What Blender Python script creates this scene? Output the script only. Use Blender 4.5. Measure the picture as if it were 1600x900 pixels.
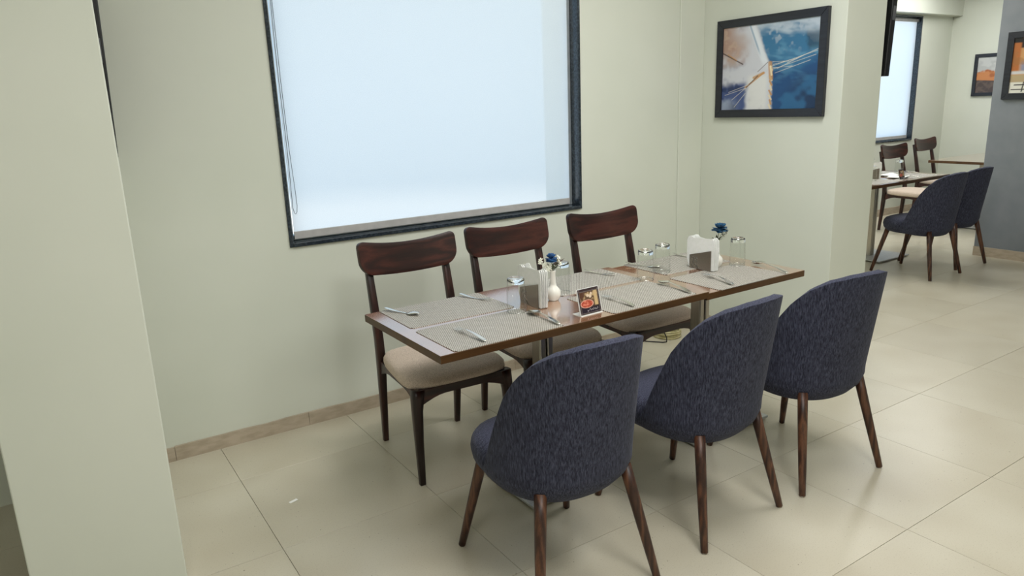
import bpy, bmesh, math, random
import numpy as np
from mathutils import Vector, Matrix

random.seed(4)
scene = bpy.context.scene
for _o in list(bpy.data.objects):
    bpy.data.objects.remove(_o, do_unlink=True)
C = bpy.data.collections.new('restaurant')
scene.collection.children.link(C)

# ------------------------------------------------------------------ camera
FOCAL_PX, YAW, PITCH, ROLL = 1135.07, 0.57642, 0.24558, -0.03706
CAM_POS = (0.0, -3.35368, 1.49159)
cd = bpy.data.cameras.new('camera')
cd.sensor_fit = 'HORIZONTAL'
cd.sensor_width = 36.0
cd.lens = FOCAL_PX * 36.0 / 1600.0
cd.clip_start = 0.05
cam = bpy.data.objects.new('camera', cd)
C.objects.link(cam)
_f = Vector((math.sin(YAW) * math.cos(PITCH), math.cos(YAW) * math.cos(PITCH), -math.sin(PITCH)))
_r = Vector((math.cos(YAW), -math.sin(YAW), 0))
_u = _r.cross(_f)
_r2 = math.cos(ROLL) * _r + math.sin(ROLL) * _u
_u2 = -math.sin(ROLL) * _r + math.cos(ROLL) * _u
_m = Matrix((_r2, _u2, -_f)).transposed().to_4x4()
_m.translation = CAM_POS
cam.matrix_world = _m
scene.camera = cam

# ------------------------------------------------------------------ world
world = bpy.data.worlds.new('daylight')
scene.world = world
world.use_nodes = True
_nt = world.node_tree
_nt.nodes.clear()
_out = _nt.nodes.new('ShaderNodeOutputWorld')
_bg = _nt.nodes.new('ShaderNodeBackground')
_tc = _nt.nodes.new('ShaderNodeTexCoord')
_sx = _nt.nodes.new('ShaderNodeSeparateXYZ')
_rp = _nt.nodes.new('ShaderNodeValToRGB')
_mr = _nt.nodes.new('ShaderNodeMapRange')
_mr.inputs['From Min'].default_value = -1.0
_mr.inputs['From Max'].default_value = 1.0
_nt.links.new(_tc.outputs['Generated'], _sx.inputs[0])
_nt.links.new(_sx.outputs['Z'], _mr.inputs['Value'])
_nt.links.new(_mr.outputs['Result'], _rp.inputs['Fac'])
_nt.links.new(_rp.outputs['Color'], _bg.inputs['Color'])
_nt.links.new(_bg.outputs[0], _out.inputs['Surface'])
_e = _rp.color_ramp.elements
_e[0].position = 0.0
_e[0].color = (0.62, 0.62, 0.60, 1)
_e[1].position = 0.42
_e[1].color = (1.0, 1.0, 1.0, 1)
for pos, col in ((0.437, (0.98, 0.99, 1.0, 1)), (0.452, (0.46, 0.57, 0.68, 1)), (0.51, (0.42, 0.55, 0.69, 1)), (0.60, (0.33, 0.50, 0.68, 1)), (1.0, (0.30, 0.46, 0.68, 1))):
    k = _rp.color_ramp.elements.new(pos)
    k.color = col
_bg.inputs['Strength'].default_value = 1.70

# ------------------------------------------------------------------ lamps in the ceiling
CEIL = 2.75


def ceiling_lamp(x, y, size, watts, color=(1.0, 1.0, 0.985)):
    l = bpy.data.lights.new('ceiling_lamp', 'AREA')
    l.shape = 'SQUARE'
    l.size = size
    l.energy = watts
    l.color = color
    o = bpy.data.objects.new('ceiling_lamp', l)
    o.location = (x, y, CEIL - 0.012)
    C.objects.link(o)
    return o


for lx, ly, lw in ((1.5, -1.9, 15), (2.5, -1.5, 25), (-0.4, -3.3, 16), (1.2, -3.2, 27), (4.8, -2.0, 10),
                   (5.6, -4.3, 11), (5.9, 0.75, 41), (8.5, 0.6, 32)):
    ceiling_lamp(lx, ly, 1.3 if lx > 4 else 0.75, lw)

vs = scene.view_settings
vs.view_transform = 'Standard'
vs.look = 'None'
vs.exposure = 0.19
vs.gamma = 1.0
vs.use_curve_mapping = False


# ------------------------------------------------------------------ materials
def srgb(r, g, b):
    def f(c):
        c /= 255.0
        return c / 12.92 if c <= 0.04045 else ((c + 0.055) / 1.055) ** 2.4
    return (f(r), f(g), f(b), 1.0)


def new_mat(name):
    m = bpy.data.materials.new(name)
    m.use_nodes = True
    nt = m.node_tree
    b = nt.nodes['Principled BSDF']
    return m, nt, b


def N(nt, t, **kw):
    n = nt.nodes.new(t)
    for k, v in kw.items():
        if k in n.inputs:
            n.inputs[k].default_value = v
        else:
            setattr(n, k, v)
    return n


def coords(nt, scale=(1, 1, 1), kind='Object'):
    tc = N(nt, 'ShaderNodeTexCoord')
    mp = N(nt, 'ShaderNodeMapping')
    mp.inputs['Scale'].default_value = scale
    nt.links.new(tc.outputs[kind], mp.inputs['Vector'])
    return mp.outputs['Vector']


def ramp(nt, fac, stops):
    r = N(nt, 'ShaderNodeValToRGB')
    e = r.color_ramp.elements
    e[0].position, e[0].color = stops[0]
    e[1].position, e[1].color = stops[-1]
    for p, c in stops[1:-1]:
        k = e.new(p)
        k.color = c
    nt.links.new(fac, r.inputs['Fac'])
    return r.outputs['Color']


def noise_mat(name, c1, c2, scale=(6, 6, 6), rough=0.6, bump=0.0, detail=3.0, lo=0.35, hi=0.65, metallic=0.0, spec=0.5, bump_scale=None):
    m, nt, b = new_mat(name)
    v = coords(nt, scale)
    n = N(nt, 'ShaderNodeTexNoise', Scale=1.0, Detail=detail)
    nt.links.new(v, n.inputs['Vector'])
    nt.links.new(ramp(nt, n.outputs['Fac'], [(lo, c1), (hi, c2)]), b.inputs['Base Color'])
    b.inputs['Roughness'].default_value = rough
    b.inputs['Metallic'].default_value = metallic
    b.inputs['Specular IOR Level'].default_value = spec
    if bump:
        src = n
        if bump_scale:
            v2 = coords(nt, bump_scale)
            src = N(nt, 'ShaderNodeTexNoise', Scale=1.0, Detail=4.0)
            nt.links.new(v2, src.inputs['Vector'])
        bp = N(nt, 'ShaderNodeBump', Strength=bump, Distance=0.002)
        nt.links.new(src.outputs['Fac'], bp.inputs['Height'])
        nt.links.new(bp.outputs['Normal'], b.inputs['Normal'])
    return m


M = {}
M['wall'] = noise_mat('wall_paint', srgb(213, 217, 204), srgb(219, 222, 210), (1.3, 1.3, 1.3), 0.5, 0.08, spec=0.35, bump_scale=(40, 40, 25))
M['grey_wall'] = noise_mat('grey_wall_paint', srgb(122, 128, 134), srgb(130, 135, 141), (6, 6, 6), 0.55, 0.1, bump_scale=(80, 80, 80))
M['ceiling'] = noise_mat('ceiling_paint', srgb(232, 232, 226), srgb(238, 238, 233), (1, 1, 1), 0.7)
M['grout'] = noise_mat('floor_grout', srgb(120, 112, 96), srgb(134, 126, 110), (20, 20, 20), 0.8)
M['outside'] = noise_mat('outdoor_ground', srgb(225, 225, 220), srgb(235, 235, 230), (1, 1, 1), 0.9)
M['black_plastic'] = noise_mat('black_plastic', srgb(10, 11, 13), srgb(15, 16, 18), (8, 8, 8), 0.45)
M['screen'] = noise_mat('dark_screen_glass', srgb(5, 5, 7), srgb(8, 8, 10), (8, 8, 8), 0.15)
M['grey_plastic'] = noise_mat('grey_plastic', srgb(82, 84, 88), srgb(96, 98, 102), (8, 8, 8), 0.45)
M['granite'] = noise_mat('black_granite', srgb(34, 41, 48), srgb(64, 75, 85), (90, 90, 90), 0.18, detail=5, lo=0.40, hi=0.75)
M['aluminium'] = noise_mat('aluminium', srgb(190, 200, 205), srgb(205, 212, 216), (20, 20, 20), 0.35, metallic=0.7)
M['hem'] = noise_mat('blind_hem', srgb(178, 176, 174), srgb(188, 186, 184), (20, 20, 20), 0.6)
M['steel'] = noise_mat('brushed_steel', srgb(168, 162, 152), srgb(186, 180, 170), (300, 300, 6), 0.3, metallic=1.0)
M['plate_steel'] = noise_mat('satin_base_steel', srgb(176, 178, 180), srgb(196, 198, 200), (8, 200, 8), 0.35, metallic=0.55)
M['cutlery'] = noise_mat('polished_steel', srgb(225, 223, 218), srgb(236, 234, 228), (30, 30, 30), 0.15, metallic=1.0)
M['holder_steel'] = noise_mat('satin_steel', srgb(140, 131, 120), srgb(158, 149, 138), (8, 400, 400), 0.32, metallic=1.0)
M['paper'] = noise_mat('paper_napkin', srgb(245, 246, 241), srgb(250, 250, 247), (60, 60, 60), 0.9, 0.15, spec=0.1)
M['ceramic'] = noise_mat('white_ceramic', srgb(232, 230, 220), srgb(240, 238, 229), (10, 10, 10), 0.12)
M['blue_petal'] = noise_mat('blue_petal', srgb(8, 42, 84), srgb(26, 92, 150), (60, 60, 60), 0.7)
M['teal_petal'] = noise_mat('teal_petal', srgb(8, 44, 70), srgb(22, 84, 122), (60, 60, 60), 0.7)
M['white_petal'] = noise_mat('white_petal', srgb(214, 212, 190), srgb(238, 238, 226), (60, 60, 60), 0.7)
M['leaf'] = noise_mat('dark_leaf', srgb(44, 52, 36), srgb(96, 104, 66), (60, 60, 60), 0.6)
M['brown_leaf'] = noise_mat('brown_leaf', srgb(54, 34, 28), srgb(88, 60, 48), (60, 60, 60), 0.6)
M['stem'] = noise_mat('flower_stem', srgb(92, 98, 58), srgb(126, 128, 82), (60, 60, 60), 0.6)
M['acrylic'] = noise_mat('white_acrylic', srgb(228, 228, 224), srgb(236, 236, 232), (10, 10, 10), 0.15)
M['picture_frame'] = noise_mat('black_picture_frame', srgb(26, 28, 36), srgb(36, 39, 48), (3, 40, 40), 0.32)
M['cable_cream'] = noise_mat('cream_cable', srgb(170, 160, 112), srgb(196, 188, 144), (30, 30, 30), 0.35)
M['cable_black'] = noise_mat('black_cable', srgb(10, 10, 10), srgb(18, 18, 18), (30, 30, 30), 0.4)
M['glide'] = noise_mat('felt_glide', srgb(150, 140, 124), srgb(200, 195, 184), (60, 60, 60), 0.8)
M['baseboard'] = noise_mat('skirting_tile', srgb(172, 158, 138), srgb(190, 176, 157), (14, 14, 40), 0.4, detail=5)
M['taupe'] = None


def floor_mat():
    m, nt, b = new_mat('floor_tile_glaze')
    v = coords(nt, (1, 1, 1))
    oi = N(nt, 'ShaderNodeObjectInfo')
    add = N(nt, 'ShaderNodeVectorMath', operation='ADD')
    sc = N(nt, 'ShaderNodeVectorMath', operation='SCALE')
    sc.inputs['Scale'].default_value = 37.0
    cmb = N(nt, 'ShaderNodeCombineXYZ')
    nt.links.new(oi.outputs['Random'], cmb.inputs[0])
    nt.links.new(oi.outputs['Random'], cmb.inputs[1])
    nt.links.new(cmb.outputs[0], sc.inputs[0])
    nt.links.new(v, add.inputs[0])
    nt.links.new(sc.outputs[0], add.inputs[1])
    n1 = N(nt, 'ShaderNodeTexNoise', Scale=3.0, Detail=1.0, Roughness=0.5)
    n2 = N(nt, 'ShaderNodeTexNoise', Scale=240.0, Detail=2.0)
    n3 = N(nt, 'ShaderNodeTexNoise', Scale=110.0, Detail=0.0)
    for n in (n1, n2, n3):
        nt.links.new(add.outputs[0], n.inputs['Vector'])
    c1 = ramp(nt, n1.outputs['Fac'], [(0.25, srgb(190, 182, 162)), (0.75, srgb(203, 197, 179))])
    c2 = ramp(nt, n2.outputs['Fac'], [(0.25, srgb(210, 204, 190)), (0.42, (1, 1, 1, 1))])
    c3 = ramp(nt, n3.outputs['Fac'], [(0.13, srgb(120, 104, 84)), (0.17, (1, 1, 1, 1))])
    mx = N(nt, 'ShaderNodeMix', data_type='RGBA', blend_type='MULTIPLY')
    mx.inputs[0].default_value = 0.55
    nt.links.new(c1, mx.inputs[6])
    nt.links.new(c2, mx.inputs[7])
    mx2 = N(nt, 'ShaderNodeMix', data_type='RGBA', blend_type='MULTIPLY')
    mx2.inputs[0].default_value = 0.6
    nt.links.new(mx.outputs[2], mx2.inputs[6])
    nt.links.new(c3, mx2.inputs[7])
    hsv = N(nt, 'ShaderNodeHueSaturation')
    mr = N(nt, 'ShaderNodeMapRange')
    mr.inputs['To Min'].default_value = 0.97
    mr.inputs['To Max'].default_value = 1.03
    nt.links.new(oi.outputs['Random'], mr.inputs['Value'])
    nt.links.new(mr.outputs['Result'], hsv.inputs['Value'])
    nt.links.new(mx2.outputs[2], hsv.inputs['Color'])
    nt.links.new(hsv.outputs[0], b.inputs['Base Color'])
    b.inputs['Roughness'].default_value = 0.29
    b.inputs['Specular IOR Level'].default_value = 0.5
    return m


def wood_mat(name, dark, mid, light, axis='X', scale=1.0, rough=0.4, coat=0.0, coat_ior=1.5, figure=True):
    """grain running along the given object axis"""
    m, nt, b = new_mat(name)
    s = {'X': (0.6, 14, 14), 'Y': (14, 0.6, 14), 'Z': (14, 14, 0.6)}[axis]
    s2 = {'X': (6, 260, 260), 'Y': (260, 6, 260), 'Z': (260, 260, 6)}[axis]
    oi = N(nt, 'ShaderNodeObjectInfo')
    tc = N(nt, 'ShaderNodeTexCoord')
    off = N(nt, 'ShaderNodeVectorMath', operation='MULTIPLY_ADD')
    off.inputs[1].default_value = (7.3, 3.1, 5.7)
    nt.links.new(oi.outputs['Random'], off.inputs[0])
    nt.links.new(tc.outputs['Object'], off.inputs[2])
    mp = N(nt, 'ShaderNodeMapping')
    mp.inputs['Scale'].default_value = [q * scale for q in s]
    mp2 = N(nt, 'ShaderNodeMapping')
    mp2.inputs['Scale'].default_value = [q * scale for q in s2]
    nt.links.new(off.outputs[0], mp.inputs['Vector'])
    nt.links.new(off.outputs[0], mp2.inputs['Vector'])
    n1 = N(nt, 'ShaderNodeTexNoise', Scale=1.0, Detail=2.0)
    nt.links.new(mp.outputs[0], n1.inputs['Vector'])
    mul = N(nt, 'ShaderNodeMath', operation='MULTIPLY')
    mul.inputs[1].default_value = 9.0 if figure else 3.0
    nt.links.new(n1.outputs['Fac'], mul.inputs[0])
    fr = N(nt, 'ShaderNodeMath', operation='PINGPONG')
    fr.inputs[1].default_value = 1.0
    nt.links.new(mul.outputs[0], fr.inputs[0])
    n2 = N(nt, 'ShaderNodeTexNoise', Scale=1.0, Detail=3.0)
    nt.links.new(mp2.outputs[0], n2.inputs['Vector'])
    mixf = N(nt, 'ShaderNodeMath', operation='MULTIPLY_ADD')
    mixf.inputs[1].default_value = 0.55
    nt.links.new(fr.outputs[0], mixf.inputs[0])
    half = N(nt, 'ShaderNodeMath', operation='MULTIPLY')
    half.inputs[1].default_value = 0.5
    nt.links.new(n2.outputs['Fac'], half.inputs[0])
    nt.links.new(half.outputs[0], mixf.inputs[2])
    nt.links.new(ramp(nt, mixf.outputs[0], [(0.15, dark), (0.45, mid), (0.85, light)]), b.inputs['Base Color'])
    b.inputs['Roughness'].default_value = rough
    if coat:
        b.inputs['Coat Weight'].default_value = coat
        b.inputs['Coat IOR'].default_value = coat_ior
        b.inputs['Coat Roughness'].default_value = rough
        b.inputs['IOR'].default_value = 2.2
    bp = N(nt, 'ShaderNodeBump', Strength=0.08, Distance=0.001)
    nt.links.new(n2.outputs['Fac'], bp.inputs['Height'])
    nt.links.new(bp.outputs['Normal'], b.inputs['Normal'])
    return m


M['floor'] = floor_mat()
M['walnut_x'] = wood_mat('dark_walnut_stain', srgb(22, 8, 7), srgb(44, 17, 13), srgb(72, 34, 26), 'X', 1.0, 0.34)
M['walnut_z'] = wood_mat('dark_walnut_stain_upright', srgb(20, 8, 6), srgb(38, 15, 11), srgb(62, 29, 21), 'Z', 1.0, 0.34)
M['oak_leg'] = wood_mat('brown_oak_leg', srgb(34, 17, 12), srgb(62, 35, 24), srgb(108, 70, 48), 'Z', 1.6, 0.42)
M['table_top'] = wood_mat('table_laminate', srgb(116, 76, 46), srgb(138, 92, 58), srgb(158, 110, 72), 'X', 0.8, 0.12, 1.0, 3.4, figure=False)
M['table_edge'] = wood_mat('table_edge_band', srgb(66, 42, 18), srgb(84, 56, 27), srgb(98, 68, 36), 'X', 0.8, 0.45, figure=False)


def fabric_mat(name, c_dark, c_mid, c_light, scale=(210, 210, 34), sheen=0.35, rough=0.9, tint=(0.35, 0.4, 0.6, 1)):
    m, nt, b = new_mat(name)
    v = coords(nt, scale)
    n = N(nt, 'ShaderNodeTexNoise', Scale=1.0, Detail=3.0, Roughness=0.7)
    nt.links.new(v, n.inputs['Vector'])
    nt.links.new(ramp(nt, n.outputs['Fac'], [(0.33, c_dark), (0.5, c_mid), (0.68, c_light)]), b.inputs['Base Color'])
    b.inputs['Roughness'].default_value = rough
    b.inputs['Specular IOR Level'].default_value = 0.15
    b.inputs['Sheen Weight'].default_value = sheen
    b.inputs['Sheen Roughness'].default_value = 0.45
    b.inputs['Sheen Tint'].default_value = tint
    bp = N(nt, 'ShaderNodeBump', Strength=0.35, Distance=0.002)
    nt.links.new(n.outputs['Fac'], bp.inputs['Height'])
    nt.links.new(bp.outputs['Normal'], b.inputs['Normal'])
    return m


M['blue_fabric'] = fabric_mat('slate_blue_chenille', srgb(30, 31, 43), srgb(58, 60, 76), srgb(82, 84, 102), (260, 260, 40), 0.10, 0.9, (.6, .62, .7, 1))
M['taupe'] = fabric_mat('taupe_upholstery', srgb(166, 148, 132), srgb(208, 190, 174), srgb(228, 212, 198), (330, 330, 330), 0.15, 0.9, (0.8, 0.7, 0.6, 1))


def placemat_mat():
    m, nt, b = new_mat('woven_vinyl')
    v = coords(nt, (1, 1, 1))
    ck = N(nt, 'ShaderNodeTexBrick')
    ck.inputs['Scale'].default_value = 1.0
    ck.inputs['Brick Width'].default_value = 0.0085
    ck.inputs['Row Height'].default_value = 0.0054
    ck.inputs['Mortar Size'].default_value = 0.0013
    ck.inputs['Mortar Smooth'].default_value = 0.3
    ck.inputs['Color1'].default_value = srgb(218, 213, 202)
    ck.inputs['Color2'].default_value = srgb(200, 195, 184)
    ck.inputs['Mortar'].default_value = srgb(76, 71, 64)
    nt.links.new(v, ck.inputs['Vector'])
    nt.links.new(ck.outputs['Color'], b.inputs['Base Color'])
    b.inputs['Roughness'].default_value = 0.5
    bp = N(nt, 'ShaderNodeBump', Strength=0.4, Distance=0.001, invert=True)
    nt.links.new(ck.outputs['Fac'], bp.inputs['Height'])
    nt.links.new(bp.outputs['Normal'], b.inputs['Normal'])
    return m


M['placemat'] = placemat_mat()


def blind_mat():
    m, nt, b = new_mat('sheer_roller_blind')
    nt.nodes.remove(b)
    out = nt.nodes['Material Output']
    v = coords(nt, (260, 1, 260))
    n = N(nt, 'ShaderNodeTexNoise', Scale=1.0, Detail=2.0)
    nt.links.new(v, n.inputs['Vector'])
    col = ramp(nt, n.outputs['Fac'], [(0.3, (0.90, 0.91, 0.92, 1)), (0.7, (0.97, 0.98, 0.98, 1))])
    tl = N(nt, 'ShaderNodeBsdfTranslucent')
    nt.links.new(col, tl.inputs['Color'])
    tp = N(nt, 'ShaderNodeBsdfTransparent')
    nt.links.new(col, tp.inputs['Color'])
    df = N(nt, 'ShaderNodeBsdfDiffuse')
    nt.links.new(col, df.inputs['Color'])
    mx = N(nt, 'ShaderNodeMixShader')
    mx.inputs[0].default_value = 0.20
    nt.links.new(tl.outputs[0], mx.inputs[1])
    nt.links.new(tp.outputs[0], mx.inputs[2])
    mx2 = N(nt, 'ShaderNodeMixShader')
    mx2.inputs[0].default_value = 0.08
    nt.links.new(mx.outputs[0], mx2.inputs[1])
    nt.links.new(df.outputs[0], mx2.inputs[2])
    nt.links.new(mx2.outputs[0], out.inputs['Surface'])
    return m


def clear_mat(name, tint, edge=0.7, base=0.04):
    """thin clear sheet: what is not mirrored by Fresnel passes straight through"""
    m, nt, b = new_mat(name)
    nt.nodes.remove(b)
    out = nt.nodes['Material Output']
    lw = N(nt, 'ShaderNodeLayerWeight', Blend=0.5)
    pw = N(nt, 'ShaderNodeMath', operation='POWER')
    pw.inputs[1].default_value = 4.0
    nt.links.new(lw.outputs['Facing'], pw.inputs[0])
    fr = N(nt, 'ShaderNodeMath', operation='MULTIPLY_ADD')
    fr.inputs[1].default_value = edge
    fr.inputs[2].default_value = base
    nt.links.new(pw.outputs[0], fr.inputs[0])
    tp = N(nt, 'ShaderNodeBsdfTransparent', Color=tint)
    gl = N(nt, 'ShaderNodeBsdfGlossy', Roughness=0.02)
    mx = N(nt, 'ShaderNodeMixShader')
    nt.links.new(fr.outputs[0], mx.inputs[0])
    nt.links.new(tp.outputs[0], mx.inputs[1])
    nt.links.new(gl.outputs[0], mx.inputs[2])
    nt.links.new(mx.outputs[0], out.inputs['Surface'])
    return m


def glass_mat():
    m, nt, b = new_mat('tumbler_base_glass')
    b.inputs['Base Color'].default_value = (0.97, 0.985, 0.975, 1)
    b.inputs['Transmission Weight'].default_value = 1.0
    b.inputs['Roughness'].default_value = 0.0
    b.inputs['IOR'].default_value = 1.47
    return m


M['blind'] = blind_mat()
M['pane'] = clear_mat('window_glass', (0.95, 0.97, 0.97, 1))
M['tumbler'] = clear_mat('tumbler_glass', (0.972, 0.98, 0.972, 1), 0.8)
M['tumbler_base'] = glass_mat()
M['tumbler_rim'] = clear_mat('tumbler_rim_glass', (0.95, 0.96, 0.95, 1), 0.6, 0.40)


def paint_mat(name, rough=0.4):
    m, nt, b = new_mat(name)
    a = N(nt, 'ShaderNodeAttribute', attribute_name='paint')
    nt.links.new(a.outputs['Color'], b.inputs['Base Color'])
    b.inputs['Roughness'].default_value = rough
    n = N(nt, 'ShaderNodeTexNoise', Scale=60.0, Detail=4.0)
    nt.links.new(coords(nt), n.inputs['Vector'])
    bp = N(nt, 'ShaderNodeBump', Strength=0.1, Distance=0.001)
    nt.links.new(n.outputs['Fac'], bp.inputs['Height'])
    nt.links.new(bp.outputs['Normal'], b.inputs['Normal'])
    return m


M['canvas'] = paint_mat('painted_canvas', 0.35)
M['print'] = paint_mat('printed_card', 0.25)


# ------------------------------------------------------------------ mesh helpers
class MB:
    def __init__(self):
        self.bm = bmesh.new()

    def box(self, x0, x1, y0, y1, z0, z1, bevel=0.0, seg=2):
        r = bmesh.ops.create_cube(self.bm, size=1.0)
        vv = r['verts']
        for v in vv:
            v.co = Vector(((x0 + x1) / 2 + v.co.x * (x1 - x0), (y0 + y1) / 2 + v.co.y * (y1 - y0), (z0 + z1) / 2 + v.co.z * (z1 - z0)))
        if bevel:
            ed = list({e for v in vv for e in v.link_edges})
            bmesh.ops.bevel(self.bm, geom=ed, offset=bevel, segments=seg, affect='EDGES', profile=0.5)
        return self

    def lathe(self, prof, seg=24, center=(0, 0, 0), cap=False):
        rings = []
        for r, z in prof:
            if r < 1e-6:
                rings.append([self.bm.verts.new((center[0], center[1], center[2] + z))])
            else:
                rings.append([self.bm.verts.new((center[0] + r * math.cos(2 * math.pi * i / seg), center[1] + r * math.sin(2 * math.pi * i / seg), center[2] + z)) for i in range(seg)])
        for a, b in zip(rings, rings[1:]):
            for i in range(seg):
                j = (i + 1) % seg
                if len(a) == 1 and len(b) == 1:
                    continue
                if len(a) == 1:
                    self.bm.faces.new((a[0], b[i], b[j]))
                elif len(b) == 1:
                    self.bm.faces.new((a[i], a[j], b[0]))
                else:
                    self.bm.faces.new((a[i], a[j], b[j], b[i]))
        if cap:
            for rg in (rings[0], rings[-1]):
                if len(rg) > 2:
                    self.bm.faces.new(rg)
        return self

    def tube(self, pts, radii, seg=10, closed=False, sx=1.0, sy=1.0, square=False):
        """sweep along pts; sx, sy stretch the section (square=True for a rounded rectangle)"""
        pts = [Vector(p) for p in pts]
        if not hasattr(radii, '__len__'):
            radii = [radii] * len(pts)
        n = len(pts)
        rings = []
        ref = None
        for i, p in enumerate(pts):
            if closed:
                t = (pts[(i + 1) % n] - pts[i - 1]).normalized()
            else:
                t = (pts[min(i + 1, n - 1)] - pts[max(i - 1, 0)]).normalized()
            if ref is None:
                ref = Vector((1, 0, 0)) if abs(t.x) < 0.8 else Vector((0, 1, 0))
            a = (ref - t * ref.dot(t)).normalized()
            b = t.cross(a)
            ref = a
            ring = []
            for k in range(seg):
                ang = 2 * math.pi * (k + 0.5) / seg
                c, s = math.cos(ang), math.sin(ang)
                if square:
                    q = (abs(c) ** 6 + abs(s) ** 6) ** (-1 / 6.0)
                    c, s = c * q, s * q
                ring.append(self.bm.verts.new(p + (a * c * sx + b * s * sy) * radii[i]))
            rings.append(ring)
        pairs = list(zip(rings, rings[1:]))
        if closed:
            pairs.append((rings[-1], rings[0]))
        for a, b in pairs:
            for k in range(seg):
                j = (k + 1) % seg
                self.bm.faces.new((a[k], a[j], b[j], b[k]))
        if not closed:
            self.bm.faces.new(rings[0])
            self.bm.faces.new(rings[-1])
        return self

    def grid(self, f, nu, nv, closed_u=False):
        g = [[self.bm.verts.new(f(i / (nu if closed_u else nu - 1), j / (nv - 1))) for j in range(nv)] for i in range(nu)]
        for i in range(nu if closed_u else nu - 1):
            k = (i + 1) % nu
            for j in range(nv - 1):
                self.bm.faces.new((g[i][j], g[k][j], g[k][j + 1], g[i][j + 1]))
        return g

    def poly_prism(self, pts, y0, y1):
        """outline in x,z extruded from y0 to y1"""
        a = [self.bm.verts.new((x, y0, z)) for x, z in pts]
        b = [self.bm.verts.new((x, y1, z)) for x, z in pts]
        n = len(pts)
        self.bm.faces.new(a)
        self.bm.faces.new(list(reversed(b)))
        for i in range(n):
            j = (i + 1) % n
            self.bm.faces.new((a[i], b[i], b[j], a[j]))
        return self

    def build(self, name, mat, parent=None, smooth=False, loc=None):
        bmesh.ops.recalc_face_normals(self.bm, faces=self.bm.faces[:])
        me = bpy.data.meshes.new(name)
        self.bm.to_mesh(me)
        self.bm.free()
        me.materials.append(mat)
        if smooth:
            me.shade_smooth()
        o = bpy.data.objects.new(name, me)
        C.objects.link(o)
        if parent is not None:
            o.parent = parent
        if loc is not None:
            o.location = loc
        return o


def tag(o, label=None, cat=None, group=None, kind=None):
    if label:
        o['label'] = label
    if cat:
        o['category'] = cat
    if group:
        o['group'] = group
    if kind:
        o['kind'] = kind
    return o


def thing(name, label, cat, loc=(0, 0, 0), rz=0.0, group=None):
    o = bpy.data.objects.new(name, None)
    o.empty_display_size = 0.05
    C.objects.link(o)
    o.location = loc
    o.rotation_euler = (0, 0, rz)
    return tag(o, label, cat, group)


def dup(root, loc, rz, label, group=None):
    def cp(o, parent):
        c = o.copy()
        C.objects.link(c)
        c.parent = parent
        for ch in kids.get(o.name, []):
            cp(ch, c)
        return c
    kids = {}
    for o in list(C.objects):
        if o.parent is not None:
            kids.setdefault(o.parent.name, []).append(o)
    r = cp(root, None)
    r.location = loc
    r.rotation_euler = (root.rotation_euler.x, root.rotation_euler.y, rz)
    r['label'] = label
    if group:
        r['group'] = group
    return r


def mod_bevel(o, w, seg=2):
    m = o.modifiers.new('bevel', 'BEVEL')
    m.width = w
    m.segments = seg
    m.limit_method = 'ANGLE'
    m.angle_limit = math.radians(35)
    return o


def mod_solid(o, t, off=0.0):
    m = o.modifiers.new('solidify', 'SOLIDIFY')
    m.thickness = t
    m.offset = off
    return o


def mod_sub(o, n=1):
    m = o.modifiers.new('subdivision', 'SUBSURF')
    m.levels = n
    m.render_levels = n
    return o


def structure(o):
    o['kind'] = 'structure'
    return o


# ------------------------------------------------------------------ room shell
XW, YB, XE = -3.2, -5.4, 9.98          # left wall, wall behind the camera, far right wall
Y2 = 1.62                              # window wall of the far bay
PX0, PX1, PY = 3.69, 4.05, -0.98       # right pillar
LX0, LX1 = -0.193, 0.221               # left pillar
WX0, WX1, WZ0, WZ1 = 0.957, 2.690, 0.889, 2.36
FX0, FX1 = 7.55, 9.265
TH = 0.11
CEIL_IN = CEIL

slab = MB()
slab.box(XW - .1, XE + .1, YB - .1, Y2 + .1, -0.12, -0.003)
floor = structure(slab.build('floor', M['grout']))
T = 0.608
gx0, gy0 = 0.534 - 7 * 0.6105, -0.985 + 5 * 0.608
GX = 0.6105
tile_proto = MB()
tile_proto.box(-GX / 2 + .0008, GX / 2 - .0008, -T / 2 + .0008, T / 2 - .0008, -0.003, 0.0, 0.0006, 1)
tile_proto = tile_proto.build('tile', M['floor'], floor)
ntile = 0
for i in range(30):
    for j in range(14):
        cx, cy = gx0 + (i + .5) * GX, gy0 - (j + .5) * T
        if cx < XW - .3 or cx > XE + .3 or cy < YB - .3 or cy > Y2 + .3:
            continue
        if cy > 0.3 and cx < 3.4:
            continue
        if ntile == 0:
            o = tile_proto
        else:
            o = tile_proto.copy()
            C.objects.link(o)
        o.location = (cx, cy, 0)
        o.rotation_euler = (random.uniform(-1, 1) * 0.0006, random.uniform(-1, 1) * 0.0006, 0)
        ntile += 1

cb = MB()
cb.box(XW - .1, XE + .1, YB - .1, Y2 + .1, CEIL, CEIL + .12)
structure(cb.build('ceiling', M['ceiling']))


def wall_with_window(name, x0, x1, y, wx0, wx1, wz0, wz1):
    b = MB()
    b.box(x0, wx0, y, y + TH, 0, CEIL)
    b.box(wx1, x1, y, y + TH, 0, CEIL)
    b.box(wx0, wx1, y, y + TH, 0, wz0)
    b.box(wx0, wx1, y, y + TH, wz1, CEIL)
    return structure(b.build(name, M['wall']))


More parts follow.
